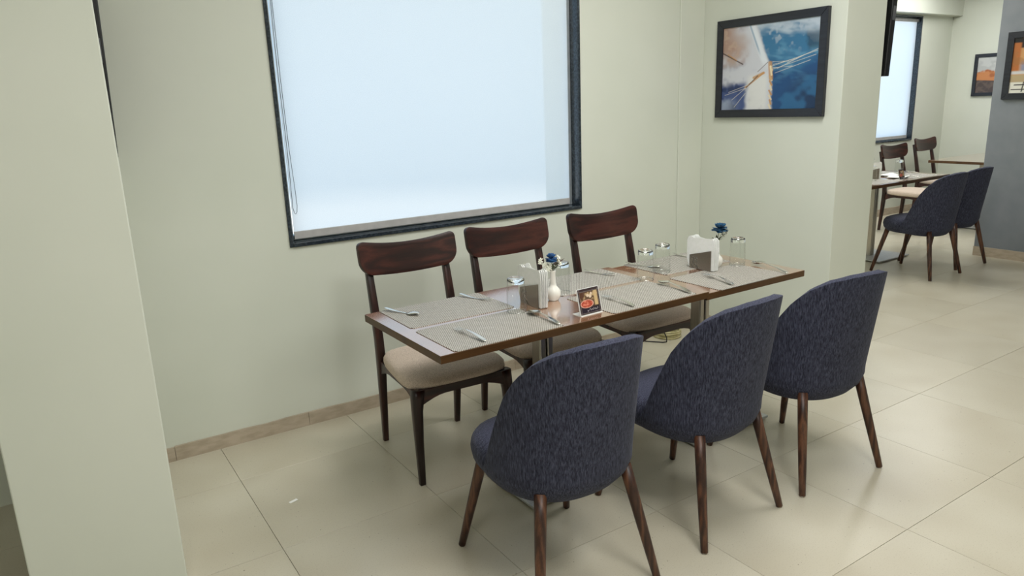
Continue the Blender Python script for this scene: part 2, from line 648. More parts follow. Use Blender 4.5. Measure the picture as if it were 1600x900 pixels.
wall_with_window('wall_back', XW, PX0, 0.0, WX0, WX1, WZ0, WZ1)
wall_with_window('wall_far', PX1, XE, Y2, FX0, FX1, WZ0 + .01, WZ1)
structure(MB().box(XW - .1, XW, YB - .1, TH, 0, CEIL).build('wall_left', M['wall']))
structure(MB().box(XE, XE + .1, YB - .1, Y2 + TH, 0, CEIL).build('wall_right', M['wall']))
structure(MB().box(XW, XE, YB - .1, YB, 0, CEIL).build('wall_front', M['wall']))
structure(MB().box(PX0, PX1, PY, Y2 + TH, 0, CEIL, 0.004, 2).build('wall_right_pillar', M['wall']))
structure(MB().box(LX0, LX1, PY, 0.0, 0, CEIL, 0.004, 2).build('wall_left_pillar', M['wall']))
structure(MB().box(3.478, PX0, -0.010, 0.0, 0, CEIL, 0.004, 2).build('trim_2', M['wall']))
structure(MB().box(7.17, 7.34, YB, -0.178, 0, CEIL, 0.003, 2).build('wall_grey', M['grey_wall']))
structure(MB().box(PX1, XE, Y2 - 0.11, Y2, 2.375, CEIL).build('trim_1', M['wall']))


def baseboard(name, p0, p1, normal, h=0.066, cuts=None, phase=0.0):
    """skirting of single tiles along p0-p1; normal points into the room"""
    p0, p1 = Vector((p0[0], p0[1], 0)), Vector((p1[0], p1[1], 0))
    d = (p1 - p0)
    L = d.length
    d.normalize()
    nrm = Vector((normal[0], normal[1], 0))
    bk = MB()
    root = None
    s = 0.0
    edges = [0.0]
    q = phase if phase > 0.02 else phase + GX
    while q < L - .02:
        edges.append(q)
        q += GX
    edges.append(L)
    root = bpy.data.objects.new(name, None)
    C.objects.link(root)
    structure(root)
    for a, b in zip(edges, edges[1:]):
        m = MB()
        n = 7
        top = [(a + .0008 + (b - a - .0016) * k / (n - 1), h + random.uniform(-.0022, .0022)) for k in range(n)]
        fr = [[], []]
        for s_, hh in top:
            for side, off in ((0, 0.0), (1, 0.011)):
                base = p0 + d * s_ + nrm * off
                fr[side].append((m.bm.verts.new((base.x, base.y, 0.0)), m.bm.verts.new((base.x, base.y, hh))))
        for k in range(n - 1):
            for side in (0, 1):
                m.bm.faces.new((fr[side][k][0], fr[side][k + 1][0], fr[side][k + 1][1], fr[side][k][1]))
            m.bm.faces.new((fr[0][k][1], fr[0][k + 1][1], fr[1][k + 1][1], fr[1][k][1]))
            m.bm.faces.new((fr[0][k][0], fr[0][k + 1][0], fr[1][k + 1][0], fr[1][k][0]))
        for k in (0, n - 1):
            m.bm.faces.new((fr[0][k][0], fr[0][k][1], fr[1][k][1], fr[1][k][0]))
        m.build('tile', M['baseboard'], root)
    return root


baseboard('baseboard_back', (LX1, 0), (3.476, 0), (0, -1), phase=0.534 - LX1 - 0.19)
baseboard('baseboard_pilaster', (3.476, -.0105), (PX0, -.0105), (0, -1))
baseboard('baseboard_pillar', (PX0, -0.022), (PX0, PY), (-1, 0), phase=0.3)
baseboard('baseboard_far', (PX1, Y2), (XE, Y2), (0, -1), h=0.085, phase=0.3)
baseboard('baseboard_right', (XE, Y2 - .0115), (XE, -0.6), (-1, 0), h=0.085, phase=0.3)
baseboard('baseboard_grey', (7.17, -0.178), (7.17, -3.2), (-1, 0), h=0.085, phase=0.45)


# ------------------------------------------------------------------ windows
def window(name, x0, x1, y, z0, z1):
    w = bpy.data.objects.new(name, None)
    C.objects.link(w)
    structure(w)
    g = 0.017
    mod_bevel(MB().box(x0, x0 + g, y - .008, y + .108, z0, z1).build('jamb', M['granite'], w), .002)
    mod_bevel(MB().box(x1 - g, x1, y - .008, y + .108, z0, z1).build('jamb', M['granite'], w), .002)
    mod_bevel(MB().box(x0 + g + .0004, x1 - g - .0004, y - .014, y + .108, z0, z0 + .019).build('sill', M['granite'], w), .003)
    mod_bevel(MB().box(x0 + g + .0004, x1 - g - .0004, y - .008, y + .108, z1 - g, z1).build('head', M['granite'], w), .002)
    f = MB()
    fx0, fx1, fz0, fz1 = x0 + g + .001, x1 - g - .001, z0 + .0195, z1 - g - .001
    fw = 0.024
    f.box(fx0, fx0 + fw, y + .062, y + .105, fz0, fz1, .003)
    f.box(fx1 - fw, fx1, y + .062, y + .105, fz0, fz1, .003)
    f.box(fx0 + fw, fx1 - fw, y + .062, y + .105, fz0, fz0 + fw, .003)
    f.box(fx0 + fw, fx1 - fw, y + .062, y + .105, fz1 - fw, fz1, .003)
    f.build('frame', M['aluminium'], w)
    MB().box(fx0 + fw - .004, fx1 - fw + .004, y + .088, y + .092, fz0 + fw - .004, fz1 - fw + .004).build('pane', M['pane'], w)
    return w


window('window_1', WX0, WX1, 0.0, WZ0, WZ1)
window('window_2', FX0, FX1, Y2, WZ0 + .01, WZ1)


def roller_blind(label, x0, x1, y, zb, zt, chain_left):
    t = thing('roller_blind', label, 'blind', ((x0 + x1) / 2, y, zt))
    w = (x1 - x0) / 2
    h = zt - zb

    def fab(u, v):
        x = -w + 2 * w * u
        return (x, 0.0012 * math.sin(u * 9 + v * 2.0), -h + .036 + v * (h - .036 - .02))
    m = MB()
    m.grid(fab, 30, 20)
    m.build('fabric', M['blind'], t, True)
    mod_bevel(MB().box(-w, w, -.004, .004, -h, -h + .036).build('hem_bar', M['hem'], t), .002)
    MB().tube([(-w - .006, 0.004, -.022), (w + .006, .004, -.022)], .02, 16).build('roller', M['hem'], t, True)
    for s in (-1, 1):
        mod_bevel(MB().box(min(s * (w + .006), s * (w + .012)), max(s * (w + .006), s * (w + .012)), -.022, .008, -.045, 0).build('bracket', M['grey_plastic'], t), .001)
    xs = -w + .004 if chain_left else w - .004
    sg = 1 if chain_left else -1
    zl = -h + .12
    pts = [(xs, -.016, -.03)] + [(xs + sg * .002 * math.sin(k), -.016, -.03 + (zl + .04 + .03) * k / 10.0) for k in range(1, 10)]
    pts += [(xs - sg * .001, -.016, zl + .03), (xs + sg * .004, -.016, zl + .006), (xs + sg * .009, -.016, zl), (xs + sg * .016, -.016, zl + .008),
            (xs + sg * .02, -.016, zl + .04), (xs + sg * .018, -.016, zl + .12), (xs + sg * .011, -.016, zl + .3), (xs + sg * .007, -.016, zl + .6), (xs + sg * .006, -.016, -.03)]
    MB().tube(pts, .0013, 6).build('chain', M['grey_plastic'], t, True)
    return t


roller_blind('large pale blue backlit roller blind pulled down over the window behind the dining tables', 0.997, 2.640, 0.048, 0.917, 2.335, True)
roller_blind('white backlit roller blind pulled down in the far window beyond the right pillar', FX0 + .03, FX1 - .045, Y2 + .04, WZ0 + .037, 2.335, True)

# ------------------------------------------------------------------ painted surfaces (flat print)
_rs = np.random.RandomState(3)
_NG = _rs.rand(64, 64)


def vnoise(x, y):
    xi, yi = np.floor(x).astype(int), np.floor(y).astype(int)
    fx, fy = x - xi, y - yi
    fx, fy = fx * fx * (3 - 2 * fx), fy * fy * (3 - 2 * fy)
    a = _NG[xi % 64, yi % 64]
    b = _NG[(xi + 1) % 64, yi % 64]
    c = _NG[xi % 64, (yi + 1) % 64]
    d = _NG[(xi + 1) % 64, (yi + 1) % 64]
    return (a * (1 - fx) + b * fx) * (1 - fy) + (c * (1 - fx) + d * fx) * fy


def fbm(x, y):
    return vnoise(x, y) * .5 + vnoise(x * 2.1 + 7, y * 2.1 + 3) * .28 + vnoise(x * 4.3 + 1, y * 4.3 + 9) * .22


def sm(a, b, x):
    t = np.clip((x - a) / (b - a), 0, 1)
    return t * t * (3 - 2 * t)


def lerp(col, c, m):
    c = np.array(srgb(*c)[:3])
    return col * (1 - m[..., None]) + c * m[..., None]


def seg_dist(u, v, p, q):
    px, py = u - p[0], v - p[1]
    dx, dy = q[0] - p[0], q[1] - p[1]
    t = np.clip((px * dx + py * dy) / (dx * dx + dy * dy), 0, 1)
    return np.hypot(px - t * dx, py - t * dy)


def line(col, u, v, p, q, w, c, strength=1.0):
    d = seg_dist(u, v, p, q)
    return lerp(col, c, strength * (1 - sm(w * .5, w, d)))


def painted(name, w, h, nx, ny, func, mat, parent):
    """upright sheet in local x,z facing -y, centred on the origin"""
    U, V = np.meshgrid(np.linspace(0, 1, nx), np.linspace(0, 1, ny), indexing='ij')
    col = func(U, V)
    verts = np.stack([(U - .5) * w, np.zeros_like(U), (V - .5) * h], -1).reshape(-1, 3)
    idx = np.arange(nx * ny).reshape(nx, ny)
    faces = np.stack([idx[:-1, :-1], idx[1:, :-1], idx[1:, 1:], idx[:-1, 1:]], -1).reshape(-1, 4)
    me = bpy.data.meshes.new(name)
    me.from_pydata(verts.tolist(), [], faces.tolist())
    at = me.color_attributes.new('paint', 'FLOAT_COLOR', 'POINT')
    rgba = np.ones((nx * ny, 4), dtype=np.float32)
    rgba[:, :3] = np.clip(col.reshape(-1, 3), 0, 1)
    at.data.foreach_set('color', rgba.ravel())
    me.materials.append(mat)
    o = bpy.data.objects.new(name, me)
    C.objects.link(o)
    o.parent = parent
    return o


def abstract_blue(u, v):
    n1, n2, n3 = fbm(u * 4, v * 4), fbm(u * 9 + 5, v * 7 + 2), fbm(u * 3 + v * 9, v * 3 - u * 4 + 20)
    col = np.zeros(u.shape + (3,)) + np.array(srgb(205, 207, 214)[:3])
    col = lerp(col, (178, 180, 194), sm(.45, .7, n2) * .7)
    tan = sm(.34, .05, u + (n1 - .5) * .25) * sm(.5, .74, v + (n2 - .5) * .2)
    col = lerp(col, (168, 128, 104), tan * .85)
    col = lerp(col, (206, 180, 160), tan * sm(.5, .7, n2) * .6)
    # blue right half; the boundary leans from top left to the knot, then drops
    bx = np.where(v > .5, .52 - (v - .5) * .34, .53 + (.5 - v) * .02)
    right = sm(-.012, .03, u - bx + (n2 - .5) * .04)
    blue = np.zeros_like(col) + np.array(srgb(52, 112, 152)[:3])
    blue = lerp(blue, (20, 72, 122), sm(.62, .38, v + (n1 - .5) * .3))
    blue = lerp(blue, (14, 44, 78), sm(.6, 1.0, u + (n1 - .5) * .3) * sm(.5, .2, v))
    blue = lerp(blue, (92, 148, 180), sm(.5, .72, n3) * .7 * sm(.2, .6, v))
    blue = lerp(blue, (148, 166, 184), sm(.54, .64, n2) * sm(.58, .85, v) * .9)
    blue = lerp(blue, (190, 202, 212), sm(.78, .95, v + (n3 - .5) * .3 + (u - .75) * .2) * .85)
    blue = lerp(blue, (34, 66, 88), sm(.85, .9, u + (n2 - .5) * .1) * sm(.62, .7, v) * sm(.9, .8, v) * .8)
    blue = lerp(blue, (42, 106, 152), sm(.55, .7, n1) * sm(.5, .3, v) * .7)
    col = col * (1 - right[..., None]) + blue * right[..., None]
    # white diagonal sweep beside the boundary
    d = np.abs(u - (bx - .035))
    col = lerp(col, (226, 232, 238), (1 - sm(.015, .05, d)) * sm(.45, .6, v) * .8)
    col = lerp(col, (90, 136, 168), (1 - sm(.004, .014, np.abs(u - bx + .055))) * sm(.6, .75, v) * .6)
    # lower left blue
    ll = sm(.30, .24, u + (n2 - .5) * .08) * sm(.34, .26, v + (n1 - .5) * .14)
    col = lerp(col, (18, 58, 122), ll * .92)
    col = lerp(col, (14, 36, 78), ll * sm(.5, .65, n2) * .7)
    pale = sm(.16, .08, v + (n2 - .5) * .1) * sm(.22, .02, u + (n1 - .5) * .1)
    col = lerp(col, (158, 170, 190), pale * .85)
    white = sm(.26, .34, u) * sm(.53, .47, u) * sm(.46, .36, v)
    col = lerp(col, (226, 226, 222), white * .8)
    gold, cream, dark = (196, 142, 76), (232, 216, 180), (70, 52, 44)
    for k in range(9):
        a = k / 9.0 * .5
        col = line(col, u, v, (.53 + .006 * math.sin(k * 2), .5 - a), (.55, .45 - a), .012, gold if k % 2 else cream, .9)
    col = line(col, u, v, (.525, .54), (.54, .36), .028, gold, .75)
    col = line(col, u, v, (.53, .5), (.545, .4), .012, cream)
    for q, s in (((.27, .27), .013), ((.36, .38), .02)):
        col = line(col, u, v, (.46, .43), q, s, gold, .8)
    col = line(col, u, v, (.4, .4), (.28, .27), .009, dark, .7)
    for p, q in (((.27, .26), (.04, .17)), ((.27, .26), (.12, .14)), ((.27, .2), (.15, .04)), ((.3, .3), (.08, .22)),
                 ((.54, .5), (.98, .62)), ((.54, .46), (.97, .58)), ((.56, .52), (.8, .56)), ((.58, .42), (.92, .55)), ((.55, .48), (.75, .5)), ((.55, .55), (.7, .54)), ((.6, .47), (.85, .585)), ((.7, .53), (.99, .64))):
        q2 = (q[0], q[1] + .015 * math.sin(q[0] * 40))
        col = line(col, u, v, p, q2, .0042, (228, 222, 206), .6)
    col = line(col, u, v, (.0, .70), (.23, .55), .009, dark, .9)
    col = line(col, u, v, (.40, .45), (.50, .55), .006, dark, .6)
    col = line(col, u, v, (.06, .68), (.16, .6), .007, gold, .7)
    col = lerp(col, (60, 60, 70), sm(.62, .75, n2) * .12 * (1 - right))
    return col


def desert(u, v):
    n = fbm(u * 6, v * 6)
    col = np.zeros(u.shape + (3,)) + np.array(srgb(196, 198, 196)[:3])
    col = lerp(col, (170, 172, 172), sm(.5, .7, n) * .6)
    m = sm(.02, -.02, v - (.62 - .28 * np.abs(u - .22) + (n - .5) * .1))
    col = lerp(col, (198, 130, 78), m)
    col = lerp(col, (168, 98, 54), m * sm(.5, .7, n))
    d = sm(.01, -.01, v - (.36 - u * .08))
    col = lerp(col, (74, 62, 60), d)
    col = lerp(col, (104, 88, 78), d * sm(.5, .65, fbm(u * 9 + 3, v * 9)) * .7)
    return col


def bands(u, v):
    n = fbm(u * 7, v * 7)
    col = np.zeros(u.shape + (3,)) + np.array(srgb(196, 148, 96)[:3])
    col = lerp(col, (20, 20, 22), sm(.80, .83, v))
    col = lerp(col, (176, 104, 52), sm(.14, .1, u) * sm(.38, .42, v) * sm(.92, .9, v))
    col = lerp(col, (118, 138, 176), sm(.1, .18, u) * sm(.38, .42, v) * sm(.62, .5, v) * .8)
    col = lerp(col, (206, 206, 206), sm(.42, .38, v) * sm(.33, .36, v))
    col = lerp(col, (180, 160, 124), sm(.34, .32, v))
    col = lerp(col, (222, 220, 208), sm(.21, .19, v))
    col = lerp(col, (150, 106, 60), sm(.55, .7, n) * .5 * sm(.45, .5, v))
    for p, q in (((.08, .15), (1, .16)), ((.04, .07), (1, .075)), ((.2, .03), (.22, .2)), ((.42, .03), (.42, .2))):
        col = line(col, u, v, p, q, .012, (24, 22, 22))
    return col


def food_card(u, v):
    n = fbm(u * 8, v * 8)
    col = np.zeros(u.shape + (3,)) + np.array(srgb(62, 48, 50)[:3])
    inner = sm(.05, .06, u) * sm(.95, .94, u) * sm(.04, .05, v) * sm(.90, .89, v)
    ph = sm(.27, .31, v) * sm(.88, .86, v) * sm(.06, .07, u) * sm(.94, .93, u)
    col = lerp(col, (104, 78, 58), ph)
    col = lerp(col, (190, 160, 118), ph * sm(.5, .62, n) * sm(.5, .62, v))
    col = lerp(col, (92, 60, 44), ph * sm(.3, .2, u) * sm(.5, .7, v))
    col = lerp(col, (206, 176, 128), ph * sm(.72, .76, u) * sm(.92, .88, u))
    for cx, cy, r in ((.44, .72, .07), (.56, .68, .08), (.62, .78, .06)):
        col = lerp(col, (226, 204, 178), (1 - sm(r * .7, r, np.hypot(u - cx, v - cy))) * ph)
    e = np.hypot((u - .36) / .33, (v - .40) / .17)
    col = lerp(col, (224, 170, 150), (1 - sm(.94, 1.0, e)))
    col = lerp(col, (182, 78, 58), (1 - sm(.80, .88, e)))
    col = lerp(col, (222, 132, 106), (1 - sm(.78, .86, e)) * sm(.5, .6, fbm(u * 16, v * 16)))
    col = lerp(col, (44, 36, 46), sm(.25, .22, v) * inner)
    fr = np.minimum(np.minimum(np.abs(u - .055), np.abs(u - .945)), np.minimum(np.abs(v - .045), np.abs(v - .895)))
    col = lerp(col, (150, 138, 134), (1 - sm(.004, .012, fr)) * .6)
    x = np.clip(u, .42, .86)
    sq = np.abs(v - (.155 + .025 * np.sin(x * 70) + .012 * np.sin(x * 31)))
    col = lerp(col, (206, 196, 200), (1 - sm(.006, .02, sq)) * sm(.41, .43, u) * sm(.87, .85, u) * .7)
    col = lerp(col, (190, 180, 190), (1 - sm(.02, .035, np.hypot(u - .36, v - .12))) * .8)
    return col


def picture(label, w, h, loc, rz, func, fw=0.05, nx=200, ny=150, depth=.028):
    """hung on a wall whose local -y side is the room; loc is the centre on the wall plane"""
    t = thing('framed_picture', label, 'picture', loc, rz)
    for name, pts in (('rail', [(-w / 2, h / 2), (w / 2, h / 2), (w / 2 - fw, h / 2 - fw), (-w / 2 + fw, h / 2 - fw)]),
                      ('rail', [(-w / 2, -h / 2), (w / 2, -h / 2), (w / 2 - fw, -h / 2 + fw), (-w / 2 + fw, -h / 2 + fw)]),
                      ('stile', [(-w / 2, -h / 2), (-w / 2, h / 2), (-w / 2 + fw, h / 2 - fw), (-w / 2 + fw, -h / 2 + fw)]),
                      ('stile', [(w / 2, -h / 2), (w / 2, h / 2), (w / 2 - fw, h / 2 - fw), (w / 2 - fw, -h / 2 + fw)])):
        mod_bevel(MB().poly_prism(pts, -depth, -.001).build(name, M['picture_frame'], t), .002)
    p = painted('canvas', w - 2 * fw + .004, h - 2 * fw + .004, nx, ny, func, M['canvas'], t)
    p.location = (0, -depth + .009, 0)
    return t


picture('large blue, white and gold abstract painting in a black frame above the far table end', 0.752, 0.572,
        (PX0, -0.511, 1.659), -math.pi / 2, abstract_blue, 0.046, 260, 200)
picture('small framed desert print, orange dunes over dark ground, on the far cream wall', 0.62, 0.50,
        (XE, 0.99, 1.65), -math.pi / 2, desert, 0.042, 70, 60)
picture('black framed print of orange and blue bands on the grey wall', 0.60, 0.555,
        (7.17, -0.562, 1.668), -math.pi / 2, bands, 0.052, 120, 110)


# ------------------------------------------------------------------ wall mounted screens seen edge-on
def wall_screen(label, x, yc, z0, tilt, w, gap, th, hgt):
    """flat screen on a wall facing +x; its lower edge at height z0"""
    t = thing('wall_screen', label, 'television', (x + gap, yc, z0))
    t.rotation_euler = (0, tilt, 0)
    mod_bevel(MB().box(0.0, th, -w / 2, w / 2, 0, hgt).build('housing', M['black_plastic'], t), .004)
    MB().box(th - .0005, th + .0015, -w / 2 + .014, w / 2 - .014, .014, hgt - .014).build('panel', M['screen'], t)
    mod_bevel(MB().box(.01, th - .008, -w / 2 - .002, -w / 2 + .004, .30, .375).build('side_port', M['grey_plastic'], t), .001)
    return t


# ------------------------------------------------------------------ furniture
def make_wood_chair(label, group):
    t = thing('wooden_chair', label, 'chair', (0, 0, 0), 0, group)
    for s in (-1, 1):
        m = MB()
        m.tube([(s * .186, .240, 0), (s * .188, .222, .2), (s * .189, .208, .40), (s * .189, .213, .5), (s * .188, .245, .66), (s * .187, .291, .86)],
               [.0125, .016, .0195, .019, .0175, .015], 12, sx=1.0, sy=1.05, square=True)
        l = m.build('rear_leg', M['walnut_z'], t, True)
        mod_bevel(l, .002)
        MB().lathe([(0, 0), (.011, 0), (.011, .004), (0, .004)], 10, (s * .186, .240, -.0005)).build('glide', M['glide'], l)
        m = MB()
        m.tube([(s * .212, -.240, 0), (s * .212, -.236, .2), (s * .209, -.231, .32), (s * .204, -.227, .37), (s * .200, -.2235, .405)],
               [.0125, .0165, .0205, .0235, .0255], 12, square=True)
        l = m.build('front_leg', M['walnut_z'], t, True)
        MB().lathe([(0, 0), (.011, 0), (.011, .004), (0, .004)], 10, (s * .212, -.240, -.0005)).build('glide', M['glide'], l)
    # arched aprons between the legs

    def arch(L, zl, zm, zt, n=15):
        lo = []
        for k in range(n):
            u = -1 + 2 * k / (n - 1)
            a = abs(u)
            z = zm - (zm - zl) * max(0.0, (a - .45) / .55) ** 1.6
            lo.append((u * L, z))
        return lo + [(L, zt), (-L, zt)]
    m = MB()
    m.poly_prism(arch(.196, .340, .374, .408), -.246, -.224)
    mod_bevel(m.build('front_apron', M['walnut_x'], t), .002)
    m = MB()
    m.poly_prism(arch(.172, .345, .368, .40), .200, .220)
    mod_bevel(m.build('rear_apron', M['walnut_x'], t), .002)
    for s in (-1, 1):
        m = MB()
        m.poly_prism(arch(.205, .338, .374, .405), -.011, .011)
        for v in m.bm.verts:
            x, y, z = v.co
            v.co = (s * (.194 + .006 * (-x / .2)) + y, x - .008, z)
        mod_bevel(m.build('side_apron', M['walnut_x'], t), .002)
    # padded seat: trapezoid plan with rounded corners and waterfall front

    def plan(th, k):
        c, s_ = math.cos(th), math.sin(th)
        e = 5.0
        q = (abs(c) ** e + abs(s_) ** e) ** (-1 / e)
        x, y = c * q * k, s_ * q * k
        hw = .222 - .022 * y
        return x * hw, y * .232 - .014

    prof = [(0.93, .398), (.985, .404), (1.0, .418), (.992, .434), (.955, .446), (.86, .4545), (.65, .459), (.35, .4605)]
    m = MB()
    nu = 48
    rings = []
    for k, z in prof:
        rg = []
        for i in range(nu):
            x, y = plan(2 * math.pi * i / nu, k)
            drop = .010 * max(0, (-y - .12) / .13) ** 2 if z > .42 else 0
            rg.append(m.bm.verts.new((x, y, z - drop)))
        rings.append(rg)
    for a, b in zip(rings, rings[1:]):
        for i in range(nu):
            j = (i + 1) % nu
            m.bm.faces.new((a[i], a[j], b[j], b[i]))
    m.bm.faces.new(rings[0])
    m.bm.faces.new(rings[-1])
    m.build('seat', M['taupe'], t, True)
    # curved backrest with dished top edge
    W = .236
    us = sorted(set([round(-1 + 2 * k / 16, 4) for k in range(17)] + [s * q for s in (-1, 1) for q in (.8, .85, .9, .93, .955, .975, .99, 1.0)]))

    def back(i, j, nv=9):
        x = us[i] * W
        a = abs(x)
        top = .912 + .030 * (a / W) ** 2
        bot = .774 + .020 * (a / W) ** 2
        rt, rb = .030, .062
        if a > W - rt:
            q = (a - (W - rt)) / rt
            top -= rt * (1 - math.sqrt(max(0, 1 - q * q)))
        if a > W - rb:
            q = (a - (W - rb)) / rb
            bot += rb * (1 - math.sqrt(max(0, 1 - q * q)))
        z = bot + (top - bot) * j / (nv - 1)
        y = .237 + (z - .80) * .20 + .034 * (1 - (x / W) ** 2)
        return x, y, z
    m = MB()
    g = [[m.bm.verts.new(back(i, j)) for j in range(9)] for i in range(len(us))]
    for i in range(len(us) - 1):
        for j in range(8):
            m.bm.faces.new((g[i][j], g[i + 1][j], g[i + 1][j + 1], g[i][j + 1]))
    o = m.build('backrest', M['walnut_x'], t, True)
    mod_solid(o, .020, 0)
    mod_bevel(o, .004, 2)
    return t


def make_blue_chair(label, group):
    t = thing('upholstered_chair', label, 'chair', (0, 0, 0), 0, group)
    knots = [(0, 1.0), (20, .992), (38, .955), (51, .885), (62, .77), (71, .62), (78, .44), (84, .29), (89, .16), (94, .06), (98, .02)]

    def rim(deg):
        a = abs(deg)
        for (a0, g0), (a1, g1) in zip(knots, knots[1:]):
            if a <= a1:
                q = (a - a0) / (a1 - a0)
                return g0 + (g1 - g0) * q
        return 0.03

    def shell(u, v):
        deg = -97 + 194 * u
        th = math.radians(deg)
        zt = .392 + .463 * rim(deg)
        zb = .338 + .024 * (abs(deg) / 97) ** 2
        z = zb + (zt - zb) * v
        e = 2.35
        c, s = math.cos(th), math.sin(th)
        q = (abs(c) ** e + abs(s) ** e) ** (-1 / e)
        R = .243
        tuck = 1 - .20 * max(0, (.430 - z) / .092) ** 2.3
        hgt = max(0, (z - .45) / .4)
        x = s * q * R * tuck * (1 - .02 * hgt)
        y = -c * q * R * tuck
        y -= .070 * hgt * (max(0.0, c) ** .6)
        return (x, y, z)
    m = MB()
    m.grid(shell, 53, 15)
    o = m.build('backrest', M['blue_fabric'], t, True)
    for f in o.data.polygons:
        pass
    mod_solid(o, .028, -1)
    mod_bevel(o, .010, 3)

    # rounded seat pad
    def plan(th, k):
        c, s = math.cos(th), math.sin(th)
        e = 2.9
        q = (abs(c) ** e + abs(s) ** e) ** (-1 / e)
        return c * q * .240 * k, s * q * .252 * k
    prof = [(.0, .352), (.78, .352), (.90, .362), (.975, .388), (1.0, .42), (.985, .444), (.94, .461), (.85, .472), (.6, .478), (0.0, .480)]
    m = MB()
    nu = 48
    rings = []
    for k, z in prof:
        if k == 0:
            rings.append([m.bm.verts.new((0, 0, z))])
        else:
            rings.append([m.bm.verts.new((*plan(2 * math.pi * i / nu, k), z)) for i in range(nu)])
    for a, b in zip(rings, rings[1:]):
        for i in range(nu):
            j = (i + 1) % nu
            if len(a) == 1:
                m.bm.faces.new((a[0], b[j], b[i]))
            elif len(b) == 1:
                m.bm.faces.new((a[i], a[j], b[0]))
            else:
                m.bm.faces.new((a[i], a[j], b[j], b[i]))
    # keep the pad just inside the shell at the back
    for v in m.bm.verts:
        r = math.hypot(v.co.x, v.co.y)
        if v.co.y < 0.02 and r > .19:
            k = .19 + (r - .19) * (.30 if v.co.y < -.02 else .30 + .7 * (v.co.y + .02) / .04)
            v.co.x *= k / r
            v.co.y *= k / r
    m.build('seat', M['blue_fabric'], t, True)
    for sx in (-1, 1):
        for sy in (-1, 1):
            top = Vector((sx * .158, sy * .172, .385))
            bot = Vector((sx * .2225, sy * .255, .004))
            m = MB()
            m.tube([top.lerp(bot, k / 4.0) for k in range(5)], [.0195, .0185, .017, .015, .0125], 14)
            l = m.build('leg', M['oak_leg'], t, True)
            MB().lathe([(0, 0), (.010, 0), (.010, .005), (0, .005)], 10, (bot.x, bot.y, 0)).build('glide', M['glide'], l)
    return t


def make_table(label, x0, x1, y0, y1, zt, col, plate, group, tubes_axis='x', grain='X'):
    cx, cy = col
    t = thing('dining_table', label, 'table', (cx, cy, 0), 0, group)
    th = .028
    mod_bevel(MB().box(x0 - cx, x1 - cx, y0 - cy, y1 - cy, zt - th, zt - .0012).build('tabletop', M['table_edge'], t), .0015)
    mod_bevel(MB().box(x0 - cx + .0006, x1 - cx - .0006, y0 - cy + .0006, y1 - cy - .0006, zt - .0012, zt).build('laminate', M['table_top'], t), .0006)
    for s in (-1, 1):
        mod_bevel(MB().box(s * .0175 - .0145, s * .0175 + .0145, -.029, .029, .0205, zt - th - .006).build('column', M['steel'], t), .005, 3)
    mod_bevel(MB().box(-.13, .13, -.11, .11, zt - th - .006, zt - th).build('top_bracket', M['black_plastic'], t), .001)
    px0, px1, py0, py1 = plate
    mod_bevel(MB().box(px0 - cx, px1 - cx, py0 - cy, py1 - cy, .0085, .0205).build('base_plate', M['plate_steel'], t), .002)
    for fx in (px0 - cx + .03, px1 - cx - .03):
        for fy in (py0 - cy + .03, py1 - cy - .03):
            MB().lathe([(0, 0), (.014, 0), (.014, .0085), (0, .0085)], 12, (fx, fy, 0)).build('foot', M['black_plastic'], t)
    return t


G_WOOD = 'wooden chairs along the window wall'
G_BLUE = 'blue upholstered chairs on the aisle side'
wc = make_wood_chair('dark wooden chair with taupe seat at the left end of the near table, fully exposed', G_WOOD)
wc.location = (1.362, -.647, 0)
wc.rotation_euler = (0, 0, -.05)
dup(wc, (1.915, -.632, 0), -.03, 'dark wooden chair with taupe seat, middle of the three along the window wall', G_WOOD)
dup(wc, (2.525, -.640, 0), -.02, 'dark wooden chair with taupe seat, third from the left, beyond the window corner', G_WOOD)
dup(wc, (7.99, .86, 0), -.04, 'small distant dark wooden chair below the far window, pale seat showing under the table', G_WOOD)
dup(wc, (9.2, 1.15, 0), .0, 'small distant dark wooden chair right of the far window, cut by the far counter', G_WOOD)

bc = make_blue_chair('nearest slate blue upholstered chair, seen from behind at the bottom centre', G_BLUE)
bc.location = (1.265, -1.612, 0)
bc.rotation_euler = (0, 0, math.radians(-3))
dup(bc, (1.897, -1.607, 0), math.radians(4.5), 'slate blue upholstered chair between the two others of the near row', G_BLUE)
dup(bc, (2.515, -1.62, 0), math.radians(-6), 'rightmost slate blue upholstered chair of the near row, beside the open floor', G_BLUE)
dup(bc, (6.13, -.20, 0), math.radians(-2), 'distant dark blue chair at the far table, the one closer to the pillar', G_BLUE)
dup(bc, (6.66, -.15, 0), math.radians(-4), 'distant dark blue chair at the far table, the one beside the grey wall', G_BLUE)

G_TAB = 'brown laminate dining tables'
Z1, ZT2, Z3 = 0.75, 0.737, 0.75
make_table('long brown laminate table in front, whitish window glare on its left end', 0.967, 2.170, -1.447, -.841, Z1, (1.568, -1.145), (1.382, 1.76, -1.318, -.97), G_TAB)
make_table('square brown laminate table butted against the right end of the long front table', 2.1745, 2.803, -1.432, -.824, ZT2, (2.472, -1.13), (2.25, 2.745, -1.325, -.93), G_TAB)
make_table('distant brown table behind the two dark blue chairs, right of the pillar', 5.60, 6.95, -.005, .595, Z3, (6.43, .39), (6.225, 6.71, .165, .60), G_TAB)
make_table('distant bare light brown table in the far corner beside the grey wall', 8.24, 9.72, .25, .86, Z3, (8.75, .52), (8.5, 9.0, .32, .74), G_TAB)


